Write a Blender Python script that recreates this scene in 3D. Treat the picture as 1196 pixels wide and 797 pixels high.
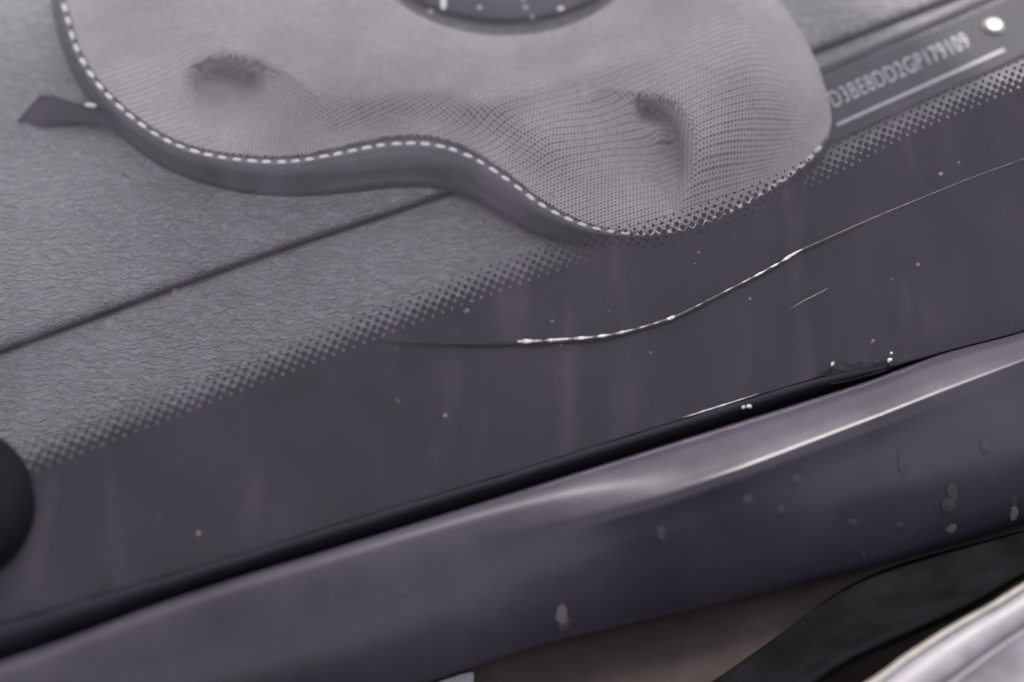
import bpy, bmesh, math, random
from mathutils import Vector, Matrix
random.seed(7)
S = bpy.context.scene
for o in list(bpy.data.objects): bpy.data.objects.remove(o)
C = S.collection
R = math.radians

# ------------------------------------------------------------------ camera
PITCH, DIST, LENS = R(55), 0.66, 57.0
FWD = Vector((0, math.cos(PITCH), -math.sin(PITCH)))
UPV = Vector((0, math.sin(PITCH), math.cos(PITCH)))
RGT = Vector((1, 0, 0))
TARGET = Vector((0, 0, 0.030))
EYE = TARGET - FWD * DIST
cd = bpy.data.cameras.new('camera'); cam = bpy.data.objects.new('camera', cd); C.objects.link(cam)
cd.lens = LENS; cd.sensor_width = 36; cd.sensor_fit = 'HORIZONTAL'; cd.clip_start = 0.01; cd.clip_end = 200
cam.location = EYE; cam.rotation_euler = (math.pi/2 - PITCH, 0, 0)
cd.dof.use_dof = True; cd.dof.focus_distance = 0.697; cd.dof.aperture_fstop = 2.7
S.camera = cam

# ------------------------------------------------------------------ daylight (thin overcast)
SUN_EL, SUN_AZ = R(58), R(20)       # azimuth measured from +Y clockwise
w = bpy.data.worlds.new('World'); S.world = w; w.use_nodes = True
nt = w.node_tree; nt.nodes.clear()
sky = nt.nodes.new('ShaderNodeTexSky'); sky.sky_type = 'NISHITA'; sky.sun_disc = False
sky.sun_elevation = SUN_EL; sky.sun_rotation = SUN_AZ; sky.dust_density = 2.0; sky.air_density = 1.0
hs = nt.nodes.new('ShaderNodeHueSaturation'); hs.inputs['Saturation'].default_value = 0.30
bg = nt.nodes.new('ShaderNodeBackground'); bg.inputs['Strength'].default_value = 0.13
wo = nt.nodes.new('ShaderNodeOutputWorld')
nt.links.new(sky.outputs[0], hs.inputs['Color']); tn = nt.nodes.new('ShaderNodeMix'); tn.data_type = 'RGBA'; tn.blend_type = 'MULTIPLY'; tn.inputs[0].default_value = 1; tn.inputs[7].default_value = (1.01, .955, .985, 1)
nt.links.new(hs.outputs[0], tn.inputs[6]); nt.links.new(tn.outputs[2], bg.inputs[0]); nt.links.new(bg.outputs[0], wo.inputs[0])
sd = bpy.data.lights.new('sun', 'SUN'); sun = bpy.data.objects.new('sun', sd); C.objects.link(sun)
sd.energy = 1.3; sd.angle = R(11); sd.color = (1, 0.94, 0.90)
sv = Vector((math.sin(SUN_AZ)*math.cos(SUN_EL), math.cos(SUN_AZ)*math.cos(SUN_EL), math.sin(SUN_EL)))
sun.rotation_euler = sv.to_track_quat('Z', 'Y').to_euler(); sun.location = sv * 3
S.view_settings.view_transform = 'Standard'; S.view_settings.look = 'None'
S.view_settings.gamma = 1; S.view_settings.exposure = 1.35
S.render.resolution_x = 1024; S.render.resolution_y = 682
S.render.engine = 'CYCLES'; S.cycles.transparent_max_bounces = 24

# ------------------------------------------------------------------ photo pixel -> point on a real surface
TILT, YAW = R(30), R(26)
REAR = Vector((-math.sin(YAW), math.cos(YAW), 0))
LAT = Vector((math.cos(YAW), math.sin(YAW), 0))
GUP = REAR * math.cos(TILT) + Vector((0, 0, math.sin(TILT)))      # up the windshield
GN = (-REAR * math.sin(TILT) + Vector((0, 0, math.cos(TILT)))).normalized()
def ray(px, py):
    k = 36.0 / LENS
    return FWD + RGT * ((px/1196 - .5) * k) - UPV * ((py - 398.5)/1196 * k)
def atz(px, py, z=0.0):
    d = ray(px, py); return EYE + d * ((z - EYE.z) / d.z)
def atg(px, py, off=0.0):
    d = ray(px, py); p0 = TARGET + GN * off
    return EYE + d * ((p0 - EYE).dot(GN) / d.dot(GN))
def catmull(pts, n):
    P = [Vector((a, b)) for a, b in pts]
    P = [P[0]*2 - P[1]] + P + [P[-1]*2 - P[-2]]
    dense = []
    for i in range(1, len(P)-2):
        p0, p1, p2, p3 = P[i-1:i+3]
        for k in range(24):
            t = k/24
            dense.append(.5*((2*p1)+(p2-p0)*t+(2*p0-5*p1+4*p2-p3)*t*t+(3*p1-p0-3*p2+p3)*t**3))
    dense.append(P[-2])
    L = [0]
    for a, b in zip(dense, dense[1:]): L.append(L[-1] + (b-a).length)
    out, j = [], 0
    for i in range(n):
        s = L[-1]*i/(n-1)
        while j < len(L)-2 and L[j+1] < s: j += 1
        f = (s-L[j])/max(1e-9, L[j+1]-L[j])
        out.append(dense[j].lerp(dense[j+1], f))
    return out
def interp(xs, ys, x):
    if x <= xs[0]: return ys[0]
    for i in range(len(xs)-1):
        if x <= xs[i+1]:
            t = (x-xs[i])/(xs[i+1]-xs[i]); t = t*t*(3-2*t)
            return ys[i]+(ys[i+1]-ys[i])*t
    return ys[-1]
def sstep(a, b, x):
    t = min(1, max(0, (x-a)/(b-a))); return t*t*(3-2*t)

# ------------------------------------------------------------------ object helpers
def thing(name, label, cat, loc, group=None):
    o = bpy.data.objects.new(name, None); C.objects.link(o); o.location = loc; o.empty_display_size = .02
    o['label'] = label; o['category'] = cat
    if group: o['group'] = group
    return o
def mesh(name, V, F, mat, parent=None, smooth=True, kind=None, label=None):
    org = Vector(parent.location) if parent and parent.type == 'EMPTY' else Vector((0, 0, 0))
    if parent and parent.type == 'MESH': org = Vector(parent.parent.location) if parent.parent else Vector(parent.location)
    m = bpy.data.meshes.new(name); m.from_pydata([tuple(Vector(v)-org) for v in V], [], F); m.update()
    bm = bmesh.new(); bm.from_mesh(m); bmesh.ops.recalc_face_normals(bm, faces=bm.faces); bm.to_mesh(m); bm.free()
    for p in m.polygons: p.use_smooth = smooth
    m.materials.append(mat)
    o = bpy.data.objects.new(name, m); C.objects.link(o); o.parent = parent
    if kind: o['kind'] = kind
    if label: o['label'] = label
    return o
def flip_to(o, d):
    """sheets: make face normals point along d"""
    m = o.data; s = sum((p.normal.dot(d))*p.area for p in m.polygons)
    if s < 0: m.flip_normals()
    return o
def grid(rows, closed=False):
    V = [v for r in rows for v in r]; n = len(rows[0]); F = []
    for i in range(len(rows)-1):
        for j in range(n if closed else n-1):
            k = (j+1) % n
            F.append((i*n+j, i*n+k, (i+1)*n+k, (i+1)*n+j))
    return V, F
def solid(rows, down):
    """a sheet made into a closed slab: copy of every row pushed by vector `down`"""
    V, F = grid(rows); n = len(rows[0]); m = len(rows); N = len(V)
    V2 = V + [Vector(v)+down for v in V]
    F2 = F + [tuple(reversed([i+N for i in f])) for f in F]
    per = [j for j in range(n)] + [i*n+n-1 for i in range(1, m)] + [(m-1)*n+j for j in range(n-2, -1, -1)] + [i*n for i in range(m-2, 0, -1)]
    for a, b in zip(per, per[1:]+per[:1]): F2.append((a, a+N, b+N, b))
    return V2, F2

# ------------------------------------------------------------------ materials
def mat(name):
    m = bpy.data.materials.new(name); m.use_nodes = True
    nt = m.node_tree; b = nt.nodes['Principled BSDF']
    return m, nt, b
def N(nt, t, **kw):
    n = nt.nodes.new(t)
    for k, v in kw.items():
        if k in n.inputs: n.inputs[k].default_value = v
        else: setattr(n, k, v)
    return n
def ramp(nt, src, stops):
    r = nt.nodes.new('ShaderNodeValToRGB'); e = r.color_ramp.elements
    while len(e) < len(stops): e.new(.5)
    for x, (p, c) in zip(e, stops):
        x.position = p; x.color = (c, c, c, 1) if isinstance(c, (int, float)) else (*c, 1)
    nt.links.new(src, r.inputs[0]); return r
def coords(nt, scale=(1, 1, 1), rot=(0, 0, 0)):
    tc = nt.nodes.new('ShaderNodeTexCoord'); mp = nt.nodes.new('ShaderNodeMapping')
    mp.inputs['Scale'].default_value = scale; mp.inputs['Rotation'].default_value = rot
    nt.links.new(tc.outputs['Object'], mp.inputs[0]); return mp.outputs[0]
def simple(name, col, rough=.5, spec=.5, var=.15, vscale=40, bump=0, bscale=600, metal=0, coat=0):
    m, nt, b = mat(name); L = nt.links.new
    co = coords(nt)
    n = N(nt, 'ShaderNodeTexNoise', Scale=vscale, Detail=6.0, Roughness=.6); L(co, n.inputs['Vector'])
    r = ramp(nt, n.outputs['Fac'], [(.3, tuple(c*(1-var) for c in col)), (.7, tuple(min(1, c*(1+var)) for c in col))])
    L(r.outputs[0], b.inputs['Base Color'])
    rr = ramp(nt, n.outputs['Fac'], [(.3, max(0, rough-.06)), (.7, min(1, rough+.08))]); L(rr.outputs[0], b.inputs['Roughness'])
    b.inputs['Specular IOR Level'].default_value = spec; b.inputs['Metallic'].default_value = metal; b.inputs['Coat Weight'].default_value = coat
    if bump:
        n2 = N(nt, 'ShaderNodeTexNoise', Scale=bscale, Detail=4.0); L(co, n2.inputs['Vector'])
        bp = N(nt, 'ShaderNodeBump', Strength=bump, Distance=.0006); L(n2.outputs['Fac'], bp.inputs['Height']); L(bp.outputs[0], b.inputs['Normal'])
    return m

def leather(name, col):
    m, nt, b = mat(name); L = nt.links.new
    co = coords(nt)
    wob = N(nt, 'ShaderNodeTexNoise', Scale=160.0, Detail=3.0); L(co, wob.inputs['Vector'])
    mx = N(nt, 'ShaderNodeMix', data_type='VECTOR'); mx.inputs[0].default_value = .006
    L(co, mx.inputs[4]); L(wob.outputs['Color'], mx.inputs[5])
    def wrinkle(scale, rot, det):
        mp = N(nt, 'ShaderNodeMapping'); mp.inputs['Scale'].default_value = scale; mp.inputs['Rotation'].default_value = (0, 0, rot); L(mx.outputs[1], mp.inputs[0])
        q = N(nt, 'ShaderNodeTexNoise', Scale=1.0, Detail=det, Roughness=.5, Distortion=.5); L(mp.outputs[0], q.inputs['Vector'])
        return ramp(nt, q.outputs['Fac'], [(.34, 0), (.66, 1)]).outputs[0]
    w1 = wrinkle((190, 620, 150), R(-5), 1.0); w2 = wrinkle((420, 900, 250), R(12), 1.0)
    h = N(nt, 'ShaderNodeMath', operation='MULTIPLY_ADD'); L(w2, h.inputs[0]); h.inputs[1].default_value = .45; L(w1, h.inputs[2])
    bp = N(nt, 'ShaderNodeBump', Strength=1.0, Distance=.0010); L(h.outputs[0], bp.inputs['Height']); L(bp.outputs[0], b.inputs['Normal'])
    n = N(nt, 'ShaderNodeTexNoise', Scale=14.0, Detail=5.0); L(co, n.inputs['Vector'])
    r = ramp(nt, n.outputs['Fac'], [(.3, tuple(c*.82 for c in col)), (.7, tuple(c*1.18 for c in col))])
    mm = N(nt, 'ShaderNodeMix', data_type='RGBA', blend_type='MULTIPLY'); mm.inputs[0].default_value = .16
    L(r.outputs[0], mm.inputs[6]); L(w1, mm.inputs[7]); L(mm.outputs[2], b.inputs['Base Color'])
    b.inputs['Roughness'].default_value = .42; b.inputs['Specular IOR Level'].default_value = .5
    return m

def weave(name, col):
    m, nt, b = mat(name); L = nt.links.new
    co = coords(nt)
    wob = N(nt, 'ShaderNodeTexNoise', Scale=9.0, Detail=2.0); L(co, wob.inputs['Vector'])
    mx = N(nt, 'ShaderNodeMix', data_type='VECTOR'); mx.inputs[0].default_value = .005
    L(co, mx.inputs[4]); L(wob.outputs['Color'], mx.inputs[5])
    mp = N(nt, 'ShaderNodeMapping'); mp.inputs['Scale'].default_value = (560, 590, 0); mp.inputs['Rotation'].default_value = (0, 0, R(-24)); L(mx.outputs[1], mp.inputs[0])
    sp = N(nt, 'ShaderNodeSeparateXYZ'); L(mp.outputs[0], sp.inputs[0])
    # staggered rows of small cells: sin(x + row) * sin(y)
    fl = N(nt, 'ShaderNodeMath', operation='FLOOR'); L(sp.outputs['Y'], fl.inputs[0])
    ad = N(nt, 'ShaderNodeMath', operation='MULTIPLY_ADD'); L(fl.outputs[0], ad.inputs[0]); ad.inputs[1].default_value = .5; L(sp.outputs['X'], ad.inputs[2])
    def sq(src):
        f = N(nt, 'ShaderNodeMath', operation='FRACT'); L(src, f.inputs[0])
        s = N(nt, 'ShaderNodeMath', operation='SUBTRACT'); L(f.outputs[0], s.inputs[0]); s.inputs[1].default_value = .5
        p = N(nt, 'ShaderNodeMath', operation='POWER'); L(s.outputs[0], p.inputs[0]); p.inputs[1].default_value = 2; return p.outputs[0]
    a = N(nt, 'ShaderNodeMath', operation='ADD'); L(sq(ad.outputs[0]), a.inputs[0]); L(sq(sp.outputs['Y']), a.inputs[1])
    nz = N(nt, 'ShaderNodeTexNoise', Scale=420.0, Detail=3.0); L(co, nz.inputs['Vector'])
    a2 = N(nt, 'ShaderNodeMath', operation='MULTIPLY_ADD'); L(nz.outputs['Fac'], a2.inputs[0]); a2.inputs[1].default_value = .16; L(a.outputs[0], a2.inputs[2])
    hole = ramp(nt, a2.outputs[0], [(.085, 0), (.21, 1)])            # 0 in a hole, 1 on the yarn
    n = N(nt, 'ShaderNodeTexNoise', Scale=16.0, Detail=5.0); L(co, n.inputs['Vector'])
    r = ramp(nt, n.outputs['Fac'], [(.3, tuple(c*.66 for c in col)), (.7, tuple(c*1.15 for c in col))])
    mm = N(nt, 'ShaderNodeMix', data_type='RGBA', blend_type='MULTIPLY'); mm.inputs[0].default_value = .85
    L(r.outputs[0], mm.inputs[6]); L(hole.outputs[0], mm.inputs[7]); L(mm.outputs[2], b.inputs['Base Color'])
    rib = N(nt, 'ShaderNodeMath', operation='MULTIPLY'); L(sp.outputs['Y'], rib.inputs[0]); rib.inputs[1].default_value = 3.1416*1.0
    rs = N(nt, 'ShaderNodeMath', operation='SINE'); L(rib.outputs[0], rs.inputs[0])
    rr = N(nt, 'ShaderNodeMapRange'); L(rs.outputs[0], rr.inputs[0]); rr.inputs[1].default_value = -1; rr.inputs[3].default_value = .72
    nm = N(nt, 'ShaderNodeTexNoise', Scale=15.0, Detail=1.0); L(co, nm.inputs['Vector'])
    rm = ramp(nt, nm.outputs['Fac'], [(.42, .0), (.62, 1.0)])
    m3 = N(nt, 'ShaderNodeMix', data_type='RGBA', blend_type='MULTIPLY'); L(rm.outputs[0], m3.inputs[0]); L(mm.outputs[2], m3.inputs[6]); L(rr.outputs[0], m3.inputs[7])
    L(m3.outputs[2], b.inputs['Base Color'])
    bp = N(nt, 'ShaderNodeBump', Strength=.6, Distance=.0005); L(hole.outputs[0], bp.inputs['Height']); L(bp.outputs[0], b.inputs['Normal'])
    b.inputs['Roughness'].default_value = .8; b.inputs['Specular IOR Level'].default_value = .25
    b.inputs['Sheen Weight'].default_value = .25; b.inputs['Sheen Roughness'].default_value = .5
    return m

def glass_mat():
    m, nt, b = mat('windshield_glass'); nt.nodes.remove(b); L = nt.links.new
    out = nt.nodes['Material Output']; co = coords(nt)
    tr = N(nt, 'ShaderNodeBsdfTransparent'); tr.inputs[0].default_value = (.96, .965, .96, 1)
    gl = N(nt, 'ShaderNodeBsdfGlossy'); gl.inputs['Roughness'].default_value = .03; gl.inputs['Color'].default_value = (.93, .83, .95, 1)
    fr = N(nt, 'ShaderNodeFresnel', IOR=1.295)
    m1 = N(nt, 'ShaderNodeMixShader'); L(fr.outputs[0], m1.inputs[0]); L(tr.outputs[0], m1.inputs[1]); L(gl.outputs[0], m1.inputs[2])
    # thin dust film with run marks down the pane
    df = N(nt, 'ShaderNodeBsdfDiffuse'); df.inputs[0].default_value = (.52, .43, .52, 1)
    n1 = N(nt, 'ShaderNodeTexNoise', Scale=22.0, Detail=8.0, Roughness=.7); L(co, n1.inputs['Vector'])
    st = N(nt, 'ShaderNodeMapping'); st.inputs['Rotation'].default_value = (0, 0, -YAW + R(14)); st.inputs['Scale'].default_value = (70, 14, 14); L(co, st.inputs[0])
    n2 = N(nt, 'ShaderNodeTexNoise', Scale=1.0, Detail=4.0); L(st.outputs[0], n2.inputs['Vector'])
    n3 = N(nt, 'ShaderNodeTexNoise', Scale=900.0, Detail=2.0); L(co, n3.inputs['Vector'])
    r1 = ramp(nt, n1.outputs['Fac'], [(.32, .001), (.75, .022)]); r2 = ramp(nt, n2.outputs['Fac'], [(.52, 0), (.85, .026)]); r3 = ramp(nt, n3.outputs['Fac'], [(.66, 0), (.8, .06)])
    a = N(nt, 'ShaderNodeMath', operation='ADD'); L(r1.outputs[0], a.inputs[0]); L(r2.outputs[0], a.inputs[1])
    a2 = N(nt, 'ShaderNodeMath', operation='ADD'); L(a.outputs[0], a2.inputs[0]); L(r3.outputs[0], a2.inputs[1])
    m2 = N(nt, 'ShaderNodeMixShader'); L(a2.outputs[0], m2.inputs[0]); L(m1.outputs[0], m2.inputs[1]); L(df.outputs[0], m2.inputs[2])
    L(m2.outputs[0], out.inputs['Surface']); return m

M_dash = leather('dash_vinyl', (.25, .255, .246))
M_groove = simple('groove_black', (.02, .02, .022), .7)
M_fab = weave('mesh_fabric', (.51, .485, .45))
M_bind = simple('binding_leather', (.085, .083, .083), .30, bump=.25, bscale=900)
M_stitch = simple('white_thread', (.80, .79, .77), .8, .2, .08, 500)
M_tab = simple('tab_webbing', (.05, .047, .05), .8, .2, bump=.4, bscale=1500)
M_disc = simple('disc_plastic', (.07, .07, .075), .45)
M_plate = simple('plate_dark', (.05, .052, .052), .8, bump=.1)
M_print = simple('print_grey_white', (.48, .49, .49), .6, .2, .12, 700)
M_rivet = simple('rivet_metal', (.42, .42, .40), .36, metal=.7, var=.08, vscale=300)
M_glass = glass_mat()
M_frit = simple('frit_black', (.012, .011, .014), .45, .3)
M_glint = simple('glint_white', (.42, .41, .41), .35, .5, .5, 420)  # pale colour for painted glints on the crack and glass edge
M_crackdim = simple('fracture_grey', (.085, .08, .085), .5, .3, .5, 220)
M_crackdark = simple('fracture_shadow_black', (.008, .008, .008), .6, .2)
M_dust = simple('dust_speck', (.13, .12, .125), .9, .1, .5, 500)
M_gasket = simple('gasket_rubber', (.012, .012, .017), .7, .12, bump=.4, bscale=250)
M_cowl = simple('cowl_plastic', (.036, .032, .043), .21, .32, .3, 18, bump=.06, bscale=60)
M_brown = simple('trough_plastic', (.050, .038, .036), .8, .12, .3, 25)
M_seal = simple('hood_seal_rubber', (.007, .007, .008), .85, .06, .6, 40)
M_dirt = simple('dirt_splash', (.12, .108, .105), .85, .1, .2, 300)
M_dirt2 = simple('dirt_thin', (.052, .047, .053), .45, .2, .2, 300)
M_pale = simple('pale_mark', (.42, .41, .41), .6, .3, .2, 300)
M_hood = simple('hood_paint', (.115, .11, .122), .35, .4, .4, 45, coat=0)
M_edge = simple('hood_bare_edge', (.30, .28, .25), .4, .5, .2, 200)
M_cap = simple('wiper_black', (.005, .005, .007), .75, .06)

# ------------------------------------------------------------------ dashboard
dash = thing('dashboard', 'grey grained vinyl dashboard with a long seam, under the windshield', 'dashboard', atz(500, 250, 0))
seam = [(-160, 468), (0, 410), (120, 366), (220, 329), (330, 290), (420, 260), (510, 229), (700, 158), (945, 62), (1110, -1), (1300, -74)]
sc = catmull(seam, 90)
def off(c, dx, dy): return [(p[0]+dx, p[1]+dy) for p in c]
rows = [[atz(x, y, -.004) for x, y in sc], [atz(x, y-1, -.0005) for x, y in sc], [atz(x, y-4, .0018) for x, y in sc],
        [atz(x, y-9, .0030) for x, y in sc], [atz(x, y-18, .0034) for x, y in sc]]
for k in range(1, 13): rows.append([atz(x-20*k, y-18-50*k, .0034 + .00015*k) for x, y in sc])
V, F = grid(rows); flip_to(mesh('upper_panel', V, F, M_dash, dash), Vector((0, 0, 1)))
rows = [[atz(x+1, y+4, -.004) for x, y in sc], [atz(x+1.5, y+5.5, -.0008) for x, y in sc], [atz(x+2, y+9, .0) for x, y in sc]]
for k in range(1, 12): rows.append([atz(x+8*k, y+9+24*k, 0) for x, y in sc])
V, F = grid(rows); flip_to(mesh('lower_panel', V, F, M_dash, dash), Vector((0, 0, 1)))
rows = [[atz(x-2, y-5, -.0042) for x, y in sc], [atz(x+3, y+10, -.0042) for x, y in sc]]
V, F = grid(rows); flip_to(mesh('seam_groove', V, F, M_groove, dash), Vector((0, 0, 1)))

# ------------------------------------------------------------------ serial number plate
plate = thing('serial_plate', 'dark serial number plate with pale stamped characters and a rivet', 'plate', atz(1080, 80, 0.0002))
q = [(932, 104), (1202, -12), (1240, 44), (960, 172)]
def bevel_slab(q, z0, z1, inset):
    top = [Vector((a, b)) for a, b in q]; c = sum(top, Vector((0, 0)))/4
    V = [atz(*p, z0) for p in top] + [atz(*p, z1-.0003) for p in top] + [atz(*(p+(c-p).normalized()*inset), z1) for p in top]
    F = [(8, 9, 10, 11), (3, 2, 1, 0)]
    for k in (0, 4):
        for i in range(4): F.append((k+i, k+(i+1) % 4, k+4+(i+1) % 4, k+4+i))
    return V, F
V, F = bevel_slab(q, .0002, .0022, 4); mesh('plate_base', V, F, M_plate, plate, smooth=False)
q2 = [(930, 92), (1190, -22), (1192, -18), (932, 97)]
V, F = bevel_slab(q2, .0002, .0028, .6); mesh('plate_rail', V, F, M_plate, plate, smooth=False)
q3 = [(976, 144.5), (1172, 56.5), (1174.5, 59.5), (978, 148)]
V, F = bevel_slab(q3, .0018, .0027, .4); mesh('printed_line', V, F, M_print, plate, smooth=False)
tc = bpy.data.curves.new('serial_text', 'FONT'); tc.body = 'D3BE8DD2GP179109'; tc.size = 1; tc.space_character = 1.08
to = bpy.data.objects.new('serial_text', tc); C.objects.link(to)
dg = bpy.context.evaluated_depsgraph_get(); tm = bpy.data.meshes.new_from_object(to.evaluated_get(dg))
bpy.data.objects.remove(to)
xs = [v.co.x for v in tm.vertices]; ys = [v.co.y for v in tm.vertices]
x0, x1, y0, y1 = min(xs), max(xs), min(ys), max(ys)
A = atz(975, 126, .00235); B = atz(1135, 54, .00235); U = atz(975-9.8, 126-17.5, .00235)
tv = [A + (B-A)*((v.co.x-x0)/(x1-x0)) + (U-A)*((v.co.y-y0)/(y1-y0)) for v in tm.vertices]
tf = [tuple(p.vertices) for p in tm.polygons]
flip_to(mesh('serial_characters', tv, tf, M_print, plate, smooth=False), Vector((0, 0, 1)))
def lathe(prof, center, n=28, axis=Vector((0, 0, 1)), sx=1, sy=1):
    qn = axis.to_track_quat('Z', 'Y'); rows = []
    for r, z in prof: rows.append([center + qn @ Vector((r*sx*math.cos(2*math.pi*i/n), r*sy*math.sin(2*math.pi*i/n), z)) for i in range(n)])
    V, F = grid(rows, True); F.append(tuple(range(n))); m = len(V)-n; F.append(tuple(range(m, m+n))); return V, F
rc = atz(1160, 32, .0022)
V, F = lathe([(.0054, 0), (.0056, .0006), (.0050, .0016), (.0038, .0024), (.0022, .0029), (.0020, .0024), (.0010, .0024)], rc); rv = mesh('rivet', V, F, M_rivet, plate)

# ------------------------------------------------------------------ mesh fabric cover
cover = thing('fabric_cover', 'grey mesh fabric cover with white-stitched leather edge lying on the dashboard', 'fabric cover', atz(560, 120, .0035))
CX, CY = 590, -60
outl = [(66, -70), (71, -20), (79, 12), (93, 58), (117, 96), (150, 128), (190, 156), (235, 173), (290, 181), (345, 181), (400, 170),
        (450, 159), (500, 158), (545, 171), (590, 199), (635, 234), (680, 258), (725, 269), (770, 270), (815, 259), (862, 240),
        (910, 211), (948, 182), (966, 160), (971, 138), (966, 110), (953, 72), (934, 34), (908, -2), (880, -40), (840, -100)]
top = [(760, -170), (590, -200), (400, -200), (220, -180), (110, -130)]
oc = catmull(outl + top + [(66, -70)], 460)[:-1]
stn = catmull(outl, 400)
def nrm2(p): return Vector((p[0]-CX, p[1]-CY))
ARCS = [(catmull([(292, 92), (268, 87), (248, 95), (240, 114), (244, 136), (256, 150)], 24), 15, .012),
        (catmull([(758, 130), (778, 137), (790, 156), (793, 182), (788, 210), (778, 236)], 24), 13, .014)]
def hgt(x, y, s):
    """cover height above the dash; s = 0 at the hole .. 1 at the outline"""
    base = .011 + .010*math.sin(math.pi*min(1, s*.92+.08))**.8
    h = base
    # right-hand bulge rising to a rounded brow
    h += .010*math.exp(-(((x-860)/95)**2 + ((y-70)/110)**2))
    # dent by the left stitching: steep wall on its left, easing out to the right
    def dent(cx, cy, ax, ay, rot, fx, fy, depth, k):
        """pocket with an elliptical rim and its deepest point off-centre at (fx, fy) in rim radii"""
        c, sn = math.cos(rot), math.sin(rot); u = ((x-cx)*c+(y-cy)*sn)/ax; v = (-(x-cx)*sn+(y-cy)*c)/ay
        if u*u+v*v >= 1: return 0
        dx, dy = u-fx, v-fy; l = math.hypot(dx, dy)
        if l < 1e-6: return depth
        ex, ey = dx/l, dy/l; bq = fx*ex+fy*ey; t = -bq + math.sqrt(bq*bq + 1 - fx*fx - fy*fy)
        q = 1 - l/t
        return depth*q**k*(1.5-.5*q) if k >= 1 else depth*sstep(0, k, q)
    h -= dent(300, 126, 92, 52, R(24), -.62, -.05, .011, 1.0) + dent(280, 120, 52, 38, R(30), -.55, -.05, .009, .9)
    h -= dent(722, 192, 84, 88, R(-14), .70, .10, .013, 1.0) + dent(752, 192, 46, 66, R(-14), .66, .10, .007, .9)
    # tight fold lines along the steep sides of the two dents
    for arc, wd, dp in ARCS:
        if arc[0][0]-80 < x < arc[0][0]+90:
            d2 = min((x-a.x)**2+(y-a.y)**2 for a in arc)
            h -= dp*math.exp(-d2/(wd*wd))
    # soft diagonal crease and ripples
    d = (x-520)*.29 + (y-135)*.957
    h += .0022*math.exp(-(d/16)**2)*sstep(480, 560, x)*(1-sstep(720, 800, x))
    h += .0010*math.sin(x/47+y/61) + .0005*math.sin(x/27-y/33+1.2)
    return max(h, .0015)
HOLE_A, HOLE_B = 158, 102
rows = []; NR = 130
edge_h = []
for r in range(NR+1):
    s = r/NR; row = []
    for p in oc:
        d = nrm2(p); ang = math.atan2(d.y/HOLE_B, d.x/HOLE_A)
        h0 = Vector((CX+HOLE_A*math.cos(ang), CY+HOLE_B*math.sin(ang)))
        q = h0.lerp(Vector(p), s)
        e = sstep(.55, 1, s); hh = hgt(q.x, q.y, s)
        hh = hh*(1-e) + .0115*e if p[1] > -60 and p[0] < 800 else hh*(1-e*e) + .006*e*e
        if r == 0: hh -= .003
        row.append(atz(q.x, q.y, .0035+hh))
    rows.append(row)
# turned-under lip round the hole
lip = []
for p in oc:
    d = nrm2(p); ang = math.atan2(d.y/HOLE_B, d.x/HOLE_A)
    lip.append(atz(CX+HOLE_A*1.0*math.cos(ang), CY+HOLE_B*1.0*math.sin(ang), .006))
rows = [lip] + rows
under = [Vector((v.x, v.y, .0036)) for v in rows[-1]]
rows.append(under)
V, F = grid(rows, True); flip_to(mesh('mesh_panel', V, F, M_fab, cover), Vector((0, 0, 1)))
# rolled leather binding, inner line = stitching side, outer line = foot on the dash
b_in = [(66, -70), (71, -20), (79, 12), (93, 58), (117, 96), (150, 128), (190, 156), (235, 173), (290, 181), (345, 181), (400, 170),
        (450, 159), (500, 158), (545, 171), (590, 199), (635, 234), (680, 258), (725, 269), (770, 270), (815, 260), (862, 239), (910, 210), (946, 182), (964, 160)]
b_out = [(44, -70), (56, -16), (64, 30), (84, 86), (108, 124), (136, 156), (180, 190), (228, 212), (285, 226), (345, 230), (408, 226),
         (460, 220), (505, 220), (545, 229), (580, 248), (622, 271), (668, 284), (722, 290), (775, 288), (825, 276), (872, 254), (918, 224), (954, 193), (969, 172)]
ci, co_ = catmull(b_in, 160), catmull(b_out, 160)
prof = [(-.06, .0110), (0, .0128), (.10, .0150), (.22, .0163), (.36, .0160), (.50, .0140), (.66, .0105), (.84, .0060), (1.0, .0036), (.96, .0035)]
rows = []
for t, z in prof:
    row = []
    for i, (a, b) in enumerate(zip(ci, co_)):
        k = 1 - .35*sstep(.8, 1, i/159)
        # the pixel offset stands for the sheltered outer wall, so slide along it and drop in height
        p = a.lerp(b, t); row.append(atz(p.x, p.y, .0035 + (z-.0035)*k))
    rows.append(row)
V, F = grid(rows); flip_to(mesh('leather_binding', V, F, M_bind, cover), Vector((0, 0, 1)))
# stitches
def capsule():
    rows = []
    for i in range(7):
        t = -1 + 2*i/6; r = math.sqrt(max(0, 1-abs(t)**3))*.5 + .04
        rows.append([Vector((t*.5, r*math.cos(2*math.pi*j/8), r*math.sin(2*math.pi*j/8))) for j in range(8)])
    V, F = grid(rows, True); F += [tuple(range(8)), tuple(range(48, 56))]; return V, F
cv, cf = capsule(); sm = bpy.data.meshes.new('stitch'); sm.from_pydata([tuple(v) for v in cv], [], cf)
for p in sm.polygons: p.use_smooth = True
sm.materials.append(M_stitch)
st_line = [a.lerp(b, .17) for a, b in zip(ci, co_)]
st_line = catmull([tuple(p) for p in st_line], 1600)
Lc = [0]
for a, b in zip(st_line, st_line[1:]): Lc.append(Lc[-1]+(b-a).length)
def on_line(s):
    for i in range(len(Lc)-1):
        if Lc[i+1] >= s: return st_line[i].lerp(st_line[i+1], (s-Lc[i])/(Lc[i+1]-Lc[i]))
    return st_line[-1]
s = 6.0
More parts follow.
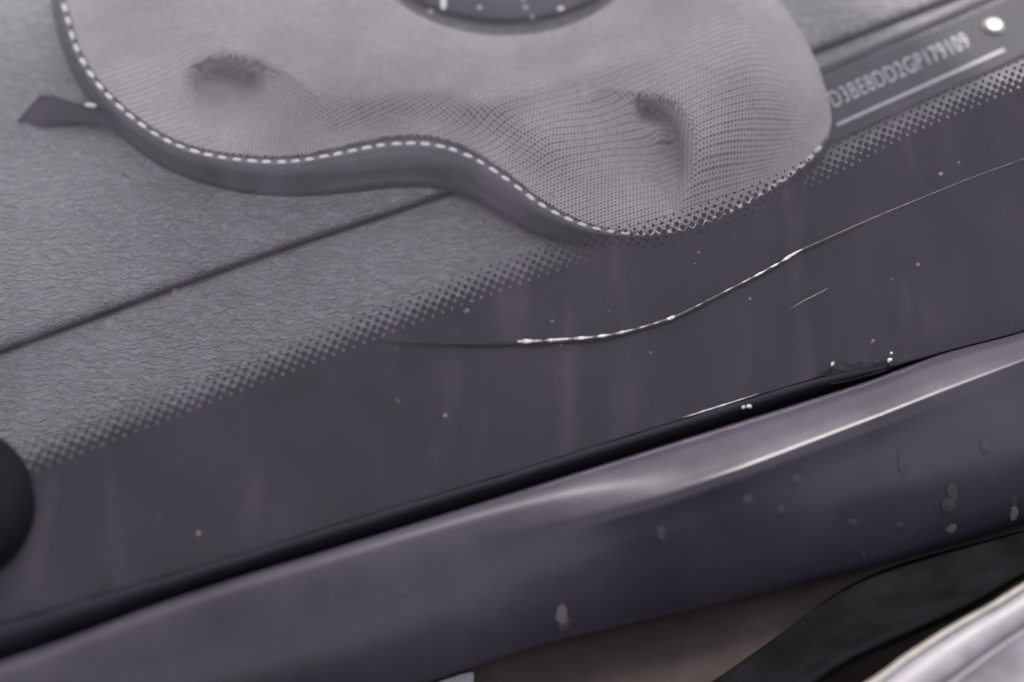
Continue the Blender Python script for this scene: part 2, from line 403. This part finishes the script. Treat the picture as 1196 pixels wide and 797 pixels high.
while s < Lc[-1]-12:
    ln = 11.5 + random.uniform(-1, 1.2)
    f = s/Lc[-1]; k = 1 - .35*sstep(.8, 1, f)
    z = .0035 + (.0158-.0035)*k
    a = on_line(s); b = on_line(s+ln)
    pa, pb = atz(a.x, a.y, z), atz(b.x, b.y, z); d = pb-pa
    o = bpy.data.objects.new('stitch', sm); C.objects.link(o); o.parent = cover
    o.location = (pa+pb)/2 - Vector(cover.location)
    o.rotation_euler = (0, random.uniform(-.08, .08), math.atan2(d.y, d.x)+random.uniform(-.1, .1)); wd = .0021*1*random.uniform(.9, 1.12)
    o.scale = (d.length, wd, .0014)
    s += 17.2 + random.uniform(-.8, .8) - (3 if f > .8 else 0)
# side tab of webbing with its stitch
tabpx = [(20, 141), (46, 111), (60, 111), (88, 120), (112, 128), (146, 138), (146, 152), (118, 144), (90, 145), (55, 147), (38, 146), (30, 139)]
cen = Vector((80, 132))
Vt = []
for lay, (ins, z) in enumerate(((0, .0037), (0, .0048), (.06, .0054))):
    for x, y in tabpx:
        p = Vector((x, y)).lerp(cen, ins); Vt.append(atz(p.x, p.y, z + .004*sstep(60, 130, x)))
n = len(tabpx); Ft = [tuple(range(n)), tuple(range(2*n, 3*n))]
for k in (0, n):
    for i in range(n): Ft.append((k+i, k+(i+1) % n, k+n+(i+1) % n, k+n+i))
tab = mesh('side_tab', Vt, Ft, M_tab, cover, smooth=False)
o = bpy.data.objects.new('tab_stitch', sm); C.objects.link(o); o.parent = tab
o.location = atz(106, 123, .0098) - Vector(cover.location); o.scale = (.0062, .0022, .0014); o.rotation_euler = (0, 0, R(-8))

# dark disc showing in the cover's opening
disc = thing('round_disc', 'dark smooth disc with pale spots in the opening of the mesh cover', 'disc', atz(CX, CY, .0040))
dc = atz(CX, CY-4, .0040)
V, F = lathe([(.066, 0), (.067, .003), (.0655, .0042), (.050, .0050), (.025, .0055), (.006, .0056)], dc, 64, sy=.86); mesh('disc_body', V, F, M_disc, disc)
def blob(c, nrm, rx, ry, rot=0, n=9, h=.0002, jag=.2):
    qn = nrm.to_track_quat('Z', 'Y'); V = [c + nrm*h]; base = len(V)
    for i in range(n):
        a = 2*math.pi*i/n; k = 1+random.uniform(-jag, jag); x, y = rx*k*math.cos(a), ry*k*math.sin(a)
        V.append(c + qn @ Vector((x*math.cos(rot)-y*math.sin(rot), x*math.sin(rot)+y*math.cos(rot), 0)))
    return V, [(0, 1+i, 1+(i+1) % n) for i in range(n)]
def disc_top(x, y):
    p = atz(x, y, .009); d = ((p.x-dc.x)**2+((p.y-dc.y)/.86)**2)**.5
    return atz(x, y, dc.z + interp([0, .025, .05, .0655], [.0056, .0055, .0050, .0042], d) + .0003)
for x, y, rx, ry in ((518, 3, 5, 14), (560, 9, 4, 4), (503, 13, 3.5, 4), (614, 9, 4, 5), (622, 20, 3, 4), (655, 10, 5, 4), (611, 0, 3, 3)):
    V, F = blob(disc_top(x, y), Vector((0, 0, 1)), rx/2900, ry/2900); mesh('pale_spot', V, F, M_pale if rx < 5 else M_stitch, disc)

# ------------------------------------------------------------------ windshield
ws = thing('windshield', 'cracked windshield with black dotted border along its lower edge', 'windshield', atg(600, 546, -.006))
g_bot = [(-260, 800), (0, 728), (200, 670), (300, 641), (390, 613), (600, 550), (800, 488), (900, 457), (970, 437), (1040, 425), (1110, 408), (1196, 385), (1420, 322)]
gb = catmull(g_bot, 80)
frow = lambda d, offs: [atg(p.x, p.y, offs) + GUP*d for p in gb]
rows = [frow(k*.05, 0) for k in range(12)]
V, F = solid(rows, -GN*.005); gl = mesh('glass_pane', V, F, M_glass, ws, smooth=False)
gl.data.polygons.foreach_set('use_smooth', [False]*len(gl.data.polygons))
# black ceramic border printed on the inner face
f_top = [(-260, 668), (-100, 608), (40, 552), (100, 528), (250, 470), (400, 412), (560, 350), (690, 305), (780, 285), (870, 254), (960, 213), (1063, 158), (1196, 101), (1400, 14)]
ft = catmull(f_top, 120); gb2 = catmull(g_bot, 120)
rows = [[atg(p.x, p.y, -.0053) for p in ft], [atg(p.x, p.y, -.0053) for p in gb2]]
V, F = grid(rows); flip_to(mesh('black_border', V, F, M_frit, ws), GN)
# halftone dots above it
Vd, Fd = [], []
dl = catmull(f_top, 2400); pts3 = [atg(p.x, p.y, -.0053) for p in dl]
PIT = .00435; acc = 0; marks = []
for a, b in zip(pts3, pts3[1:]):
    acc += (b-a).length
    if acc >= PIT: acc -= PIT; marks.append((b.copy(), (b-a).normalized()))
rad = [.00185, .00160, .00132, .00105, .0008, .00052]
for i, (p, t) in enumerate(marks):
    up = GN.cross(t).normalized()
    if up.dot(GUP) < 0: up = -up
    for r_, rr in enumerate(rad):
        c = p + up*((r_*.5+.15)*PIT*.98) + t*(PIT*.5*(r_ % 2)); rr *= random.uniform(.9, 1.08); k = len(Vd)
        for j in range(10):
            a = 2*math.pi*j/10; Vd.append(c + t*rr*math.cos(a) + up*rr*math.sin(a) - GN*.00001*r_)
        Fd.append(tuple(range(k, k+10)))
flip_to(mesh('border_dots', Vd, Fd, M_frit, ws, kind='stuff'), GN)
# the crack with painted glints and shadow: ribbons with real width standing a hair above the glass
def ribbon(pts, widths, offs=.00035, n=60, jit=.25, thick=.0003):
    c = catmull(pts, n); ws_ = [interp([i/(len(widths)-1) for i in range(len(widths))], widths, k/(n-1)) for k in range(n)]
    top, bot, mid = [], [], []
    for i, p in enumerate(c):
        t = (c[min(n-1, i+1)] - c[max(0, i-1)]).normalized(); nn = Vector((-t.y, t.x))
        j = random.uniform(-.35, .35); wv = ws_[i]*(1+random.uniform(-jit, jit))/2
        a = p+nn*(wv+j*.4); b = p-nn*(wv-j*.4)
        top.append(atg(a.x, a.y, offs)); bot.append(atg(b.x, b.y, offs)); m_ = p+nn*j; mid.append(atg(m_.x, m_.y, offs+thick))
    return grid([top, mid, bot])
crk = [(440, 396), (520, 399), (605, 399), (650, 397), (700, 393), (740, 385), (785, 371), (815, 357), (850, 339), (885, 321), (912, 306), (934, 293), (970, 277), (1010, 259), (1080, 230), (1140, 206), (1196, 186), (1300, 150)]
def sub(a, b): return [p for p in crk if a <= p[0] <= b]
V, F = ribbon([(x, y+3.0) for x, y in sub(440, 1010)], [1.0, 3.0, 5.5, 5, 4, 4, 4, 2, 1.2], .00025, 90); flip_to(mesh('crack_shadow_line', V, F, M_crackdark, ws), GN)  # dark crack line, with the shadow under the crack painted as a black strip
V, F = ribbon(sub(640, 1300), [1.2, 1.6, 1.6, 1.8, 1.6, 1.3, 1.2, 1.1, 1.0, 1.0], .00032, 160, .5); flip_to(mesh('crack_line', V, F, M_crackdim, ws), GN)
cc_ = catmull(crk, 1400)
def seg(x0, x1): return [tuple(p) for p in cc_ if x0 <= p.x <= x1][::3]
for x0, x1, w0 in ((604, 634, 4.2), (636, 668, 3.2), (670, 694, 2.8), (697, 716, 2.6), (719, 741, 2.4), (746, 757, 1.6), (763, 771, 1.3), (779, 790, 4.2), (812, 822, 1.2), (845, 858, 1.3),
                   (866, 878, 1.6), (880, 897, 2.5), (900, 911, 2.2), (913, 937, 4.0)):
    V, F = ribbon(seg(x0, x1), [w0*.35, w0, w0*random.uniform(.5, .9), w0*.3], .0005, max(8, int((x1-x0)*.6)), .4); flip_to(mesh('crack_glint', V, F, M_glint, ws), GN)  # sun glints along the crack, painted as pale strips
V, F = ribbon([(923, 361), (940, 351), (952, 345), (967, 337)], [.8, 1.8, 1.8, 1.0], .0003, 20); flip_to(mesh('scratch', V, F, M_crackdim, ws), GN)
V, F = ribbon([(798, 488), (830, 478), (868, 466), (886, 460)], [.6, 1.6, 1.2, .5], .0004, 24); flip_to(mesh('edge_glint', V, F, M_glint, ws), GN)  # glint on the lower glass edge, painted as a pale strip
# specks of dirt
Vs, Fs = [], []
def speck(x, y, rx, ry, rot=0):
    V, F = blob(atg(x, y, .0003), GN, rx/2800, ry/2800, rot, 8, .0002, .3); k = len(Vs); Vs.extend(V); Fs.extend([tuple(i+k for i in f) for f in F])
for x, y, r in ((127, 379, 5), (545, 363, 3.2), (1099, 203, 3), (1120, 190, 2), (1072, 309, 3), (1042, 326, 2), (876, 349, 2.4), (816, 295, 2), (1020, 398, 2.2), (973, 424, 3), (262, 266, 3), (520, 485, 3),
                (232, 623, 3), (204, 340, 2), (645, 375, 2), (760, 412, 2), (940, 600, 0)):
    if r: speck(x, y, r, r*.8)
for k in range(120):
    x, y = random.uniform(20, 1190), random.uniform(150, 640)
    if y > 640 - (x-300)*.3: continue
    if k % 14 == 0: speck(x, y, random.uniform(.5, .9), random.uniform(3, 6), R(20)+random.uniform(-.25, .25)); continue
    speck(x, y, random.choice((.5, .6, .8, 1.0, 1.5)), random.choice((.5, .7, .9)), random.uniform(0, 3))
flip_to(mesh('dirt_specks', Vs, Fs, M_dust, ws, kind='stuff'), GN)

# ------------------------------------------------------------------ rubber strip in the gap under the glass edge
gas = thing('rubber_gasket', 'black rubber strip in the gap between glass and cowl', 'gasket', atg(600, 570, -.006))
c_top = [(-300, 868), (0, 772), (100, 737), (200, 700), (300, 668), (400, 638), (600, 576), (800, 513), (1000, 450), (1100, 414), (1196, 388), (1420, 322)]
ct = catmull(c_top, 110); gg = catmull(g_bot, 110)
rows = []
for t, o1 in ((-.35, -.0085), (-.30, -.0062), (.0, -.0058), (.02, -.0008), (.15, .0010), (.45, .0005), (.8, -.004), (1.25, -.012), (1.6, -.016)):
    row = []
    for i, (a, b) in enumerate(zip(gg, ct)):
        d = b-a; d = d.normalized()*max(d.length, 14)
        p = a + d*t; wob = .0006*math.sin(i*.9)*math.sin(i*.37) if 0 < t < .5 else 0
        row.append(atg(p.x, p.y, o1 + wob))
    rows.append(row)
V, F = grid(rows); flip_to(mesh('rubber_strip', V, F, M_gasket, gas), Vector((0, 0, 1)))
for x, y, r in ((1039, 421, 3.4), (1041, 413, 2.2), (868, 476, 2.6), (875, 475, 3.0), (972, 426, 2.4)):
    V, F = blob(atg(x, y, .0022), GN, r/2700, r*.8/2700, 0, 8, .0009, .25); mesh('grit', V, F, M_pale, gas)
V, F = [], []
# ragged lump of sealant by the glass edge
lump = [(962, 437), (968, 430), (977, 431), (985, 424), (996, 427), (1005, 422), (1018, 425), (1030, 421), (1039, 424), (1042, 430), (1025, 437), (1005, 442), (985, 447), (970, 449)]
V = [atg(x, y, .0004) for x, y in lump] + [atg(1003, 434, .0012)]; n = len(lump)
mesh('sealant_lump', V, [(i, (i+1) % n, n) for i in range(n)], M_gasket, gas)

# ------------------------------------------------------------------ cowl panel
cowl = thing('cowl', 'glossy blue-black plastic cowl below the windshield', 'cowl cover', atz(800, 600, -.05))
ridge = [(-300, 905), (0, 812), (150, 757), (300, 706), (450, 659), (600, 622), (740, 592), (850, 557), (1000, 500), (1100, 461), (1196, 424), (1420, 338)]
cbot = [(-300, 1060), (0, 960), (200, 890), (400, 830), (540, 784), (640, 752), (800, 716), (1000, 667), (1100, 640), (1196, 612), (1420, 548)]
NC = 120
a_, r_, b_ = catmull(c_top, NC), catmull(ridge, NC), catmull(cbot, NC)
def mixp(p, q, t): return p.lerp(q, t)
spec = [('a', 'a', 0, -.004, 6), ('a', 'r', 0.0, .0120, 0), ('a', 'r', .06, .0146, 0), ('a', 'r', .25, .0163, 0), ('a', 'r', .5, .0176, 0), ('a', 'r', .70, .0184, 0),
        ('a', 'r', .82, .0186, 0), ('a', 'r', .90, .0189, 0), ('a', 'r', .96, .0188, 0), ('a', 'r', 1.0, .0183, 0), ('r', 'b', .03, .0172, 0), ('r', 'b', .07, .0151, 0), ('r', 'b', .12, .0122, 0), ('r', 'b', .25, .0055, 0),
        ('r', 'b', .45, -.0045, 0), ('r', 'b', .65, -.0150, 0), ('r', 'b', .82, -.0250, 0), ('r', 'b', .93, -.0325, 0), ('r', 'b', 1.0, -.0390, 0), ('r', 'b', .98, -.0480, 0)]
cur = {'a': a_, 'r': r_, 'b': b_}
def cowl_z(c1, c2, t, z, x, i):
    """the crest flattens into a plain rounded fall towards the car's middle (small x)"""
    if c2 == 'a' or z < -.045: return z
    lf = 1 - sstep(480, 900, x)
    la, lb = (r_[i]-a_[i]).length, (b_[i]-r_[i]).length
    q = (t*la if c2 == 'r' else la + t*lb)/(la+lb)
    zl = .0172 - .050*q**1.45 if q > .02 else z
    return z*(1-lf) + zl*lf
rows = [[atz(mixp(p, q, t).x, mixp(p, q, t).y + dy, cowl_z(c1, c2, t, z, mixp(p, q, t).x, i)) for i, (p, q) in enumerate(zip(cur[c1], cur[c2]))] for c1, c2, t, z, dy in spec]
V, F = grid(rows); co = flip_to(mesh('cowl_skin', V, F, M_cowl, cowl), Vector((0, 0, 1)))
# dried dirt splashes on the face
from mathutils.bvhtree import BVHTree
cowl_tree = BVHTree.FromPolygons([Vector(v) for v in V], F)
for x, y, rx, ry in ((656, 718, 6, 13), (659, 728, 8, 8), (1111, 617, 6, 6), (1184, 600, 5, 10), (1184, 585, 4, 8), (1055, 540, 6, 14), (1112, 575, 6, 15), (1108, 590, 9, 9), (912, 595, 4, 5), (873, 583, 6, 6), (1008, 648, 4, 4),
                     (772, 621, 5, 9), (995, 610, 6, 5), (1050, 613, 5, 4), (598, 782, 4, 3), (470, 690, 6, 4), (930, 560, 5, 8), (1150, 520, 5, 9), (310, 745, 6, 5)):
    hit, nrm, idx, dd = cowl_tree.ray_cast(EYE, ray(x, y).normalized())
    if hit is None: continue
    if nrm.dot(FWD) > 0: nrm = -nrm
    V, F = blob(hit + nrm*.0003, nrm, rx/2600, ry/2600, 0, 14, .0002, .22)
    mesh('dirt_splash', V, F, M_dirt if (x, y) in ((1111, 617), (1184, 600), (656, 718)) else M_dirt2, cowl)

# ------------------------------------------------------------------ trough, hood seal, hood
tro = thing('cowl_trough', 'dark brown plastic trough under the lip of the cowl', 'trough', atz(720, 770, -.06))
p1 = catmull([(-500, 1040), (0, 915), (420, 800), (640, 735), (1000, 650), (1300, 570), (1600, 490)], 60); p2 = catmull([(-500, 1400), (0, 1250), (420, 1100), (640, 1030), (1000, 940), (1300, 860), (1600, 780)], 60)
rows = [[atz(mixp(a, b, t).x, mixp(a, b, t).y, -.050-.012*math.sin(math.pi*t)) for a, b in zip(p1, p2)] for t in [i/10 for i in range(11)]]
V, F = solid(rows, Vector((0, 0, -.003))); mesh('trough_floor', V, F, M_brown, tro)

hs_ = thing('hood_seal', 'matt black rubber seal between the trough and the pale hood edge', 'seal', atz(1000, 740, -.045))
sA = catmull([(700, 880), (830, 797), (905, 745), (985, 688), (1060, 656), (1200, 618), (1400, 560)], 70)
sB = catmull([(740, 910), (880, 800), (960, 748), (1040, 708), (1110, 672), (1200, 622), (1400, 520)], 70)
sB = catmull([(760, 930), (905, 830), (985, 775), (1065, 738), (1130, 708), (1200, 668), (1400, 555)], 70)
rows = []
for t, z in ((0, -.052), (0.02, -.044), (.08, -.040), (.3, -.037), (.55, -.030), (.75, -.018), (.88, -.008), (.96, -.003), (1.0, -.006), (1.08, -.02)):
    rows.append([atz(mixp(a, b, t).x, mixp(a, b, t).y, z) for a, b in zip(sA, sB)])
V, F = grid(rows); flip_to(mesh('seal_strip', V, F, M_seal, hs_), Vector((0, 0, 1)))
hood = thing('hood', 'pale silver hood edge with worn bright rim', 'hood', atz(1150, 780, -.02))
hA = catmull([(850, 880), (1000, 806), (1060, 765), (1110, 733), (1160, 705), (1200, 680), (1400, 560)], 60)
hB = catmull([(930, 960), (1080, 840), (1140, 795), (1200, 750), (1260, 712), (1330, 668), (1500, 560)], 60)
hC = catmull([(1100, 1200), (1250, 1000), (1310, 960), (1370, 920), (1430, 880), (1500, 830), (1660, 720)], 60)
rows = []
for A_, B_, t, z in ((hA, hB, .04, -.012), (hA, hB, .0, -.002), (hA, hB, .03, .0015), (hA, hB, .12, .003), (hA, hB, .35, .0028), (hA, hB, .6, .0030), (hA, hB, .72, .0022), (hA, hB, .76, .0004), (hA, hB, .84, .0035), (hA, hB, 1, .006), (hB, hC, .3, .010), (hB, hC, 1, .012)):
    rows.append([atz(mixp(a, b, t).x, mixp(a, b, t).y, z) for a, b in zip(A_, B_)])
V, F = grid(rows); flip_to(mesh('hood_skin', V, F, M_hood, hood), Vector((0, 0, 1)))
rows = []
for t, z in ((-.03, .0), (-.025, .0022), (.02, .0034), (.05, .0040), (.075, .0036)):
    rows.append([atz(mixp(a, b, t).x, mixp(a, b, t).y, z) for a, b in zip(hA, hB)])
V, F = grid(rows); flip_to(mesh('hood_rim', V, F, M_edge, hood), Vector((0, 0, 1)))

# white chip lying under the cowl
chip = thing('white_fragment', 'small white pointed fragment lying in the brown trough below the cowl lip', 'fragment', atz(530, 800, -.0515))
cp = [(494, 808), (512, 797), (538, 788), (553, 785), (553, 797), (546, 810), (520, 818)]
V = [atz(x, y, -.0515) for x, y in cp] + [atz(x, y, -.0465) for x, y in cp]; n = len(cp)
mesh('fragment_body', V, [tuple(range(n)), tuple(range(n, 2*n))] + [(i, (i+1) % n, n+(i+1) % n, n+i) for i in range(n)], M_pale, chip, smooth=False)

# ------------------------------------------------------------------ wiper pivot cap
wp = thing('wiper_pivot', 'black rounded wiper pivot cap in front of the dotted border', 'wiper', atz(-52, 640, .0))
cc = atz(-70, 590, .040)
V, F = lathe([(.012, -.052), (.012, -.012), (.031, -.012), (.0335, -.008), (.034, .0), (.032, .006), (.027, .010), (.018, .0125), (.006, .0135)], cc, 48)
mesh('pivot_cap', V, F, M_cap, wp)
aV = []
for x, z0, z1, hw in ((0, -.006, .006, .016), (-.05, -.005, .008, .014), (-.12, -.004, .012, .011), (-.20, -.002, .014, .009)):
    for sy_, zz in ((-1, z0), (1, z0), (1, z1), (-1, z1)): aV.append(cc + Vector((x, sy_*hw - x*-.15, zz)))
aF = []
for i in range(3):
    for j in range(4): aF.append((i*4+j, i*4+(j+1) % 4, i*4+4+(j+1) % 4, i*4+4+j))
aF += [(0, 1, 2, 3), (12, 13, 14, 15)]
mesh('wiper_arm', aV, aF, M_cap, wp, smooth=False)
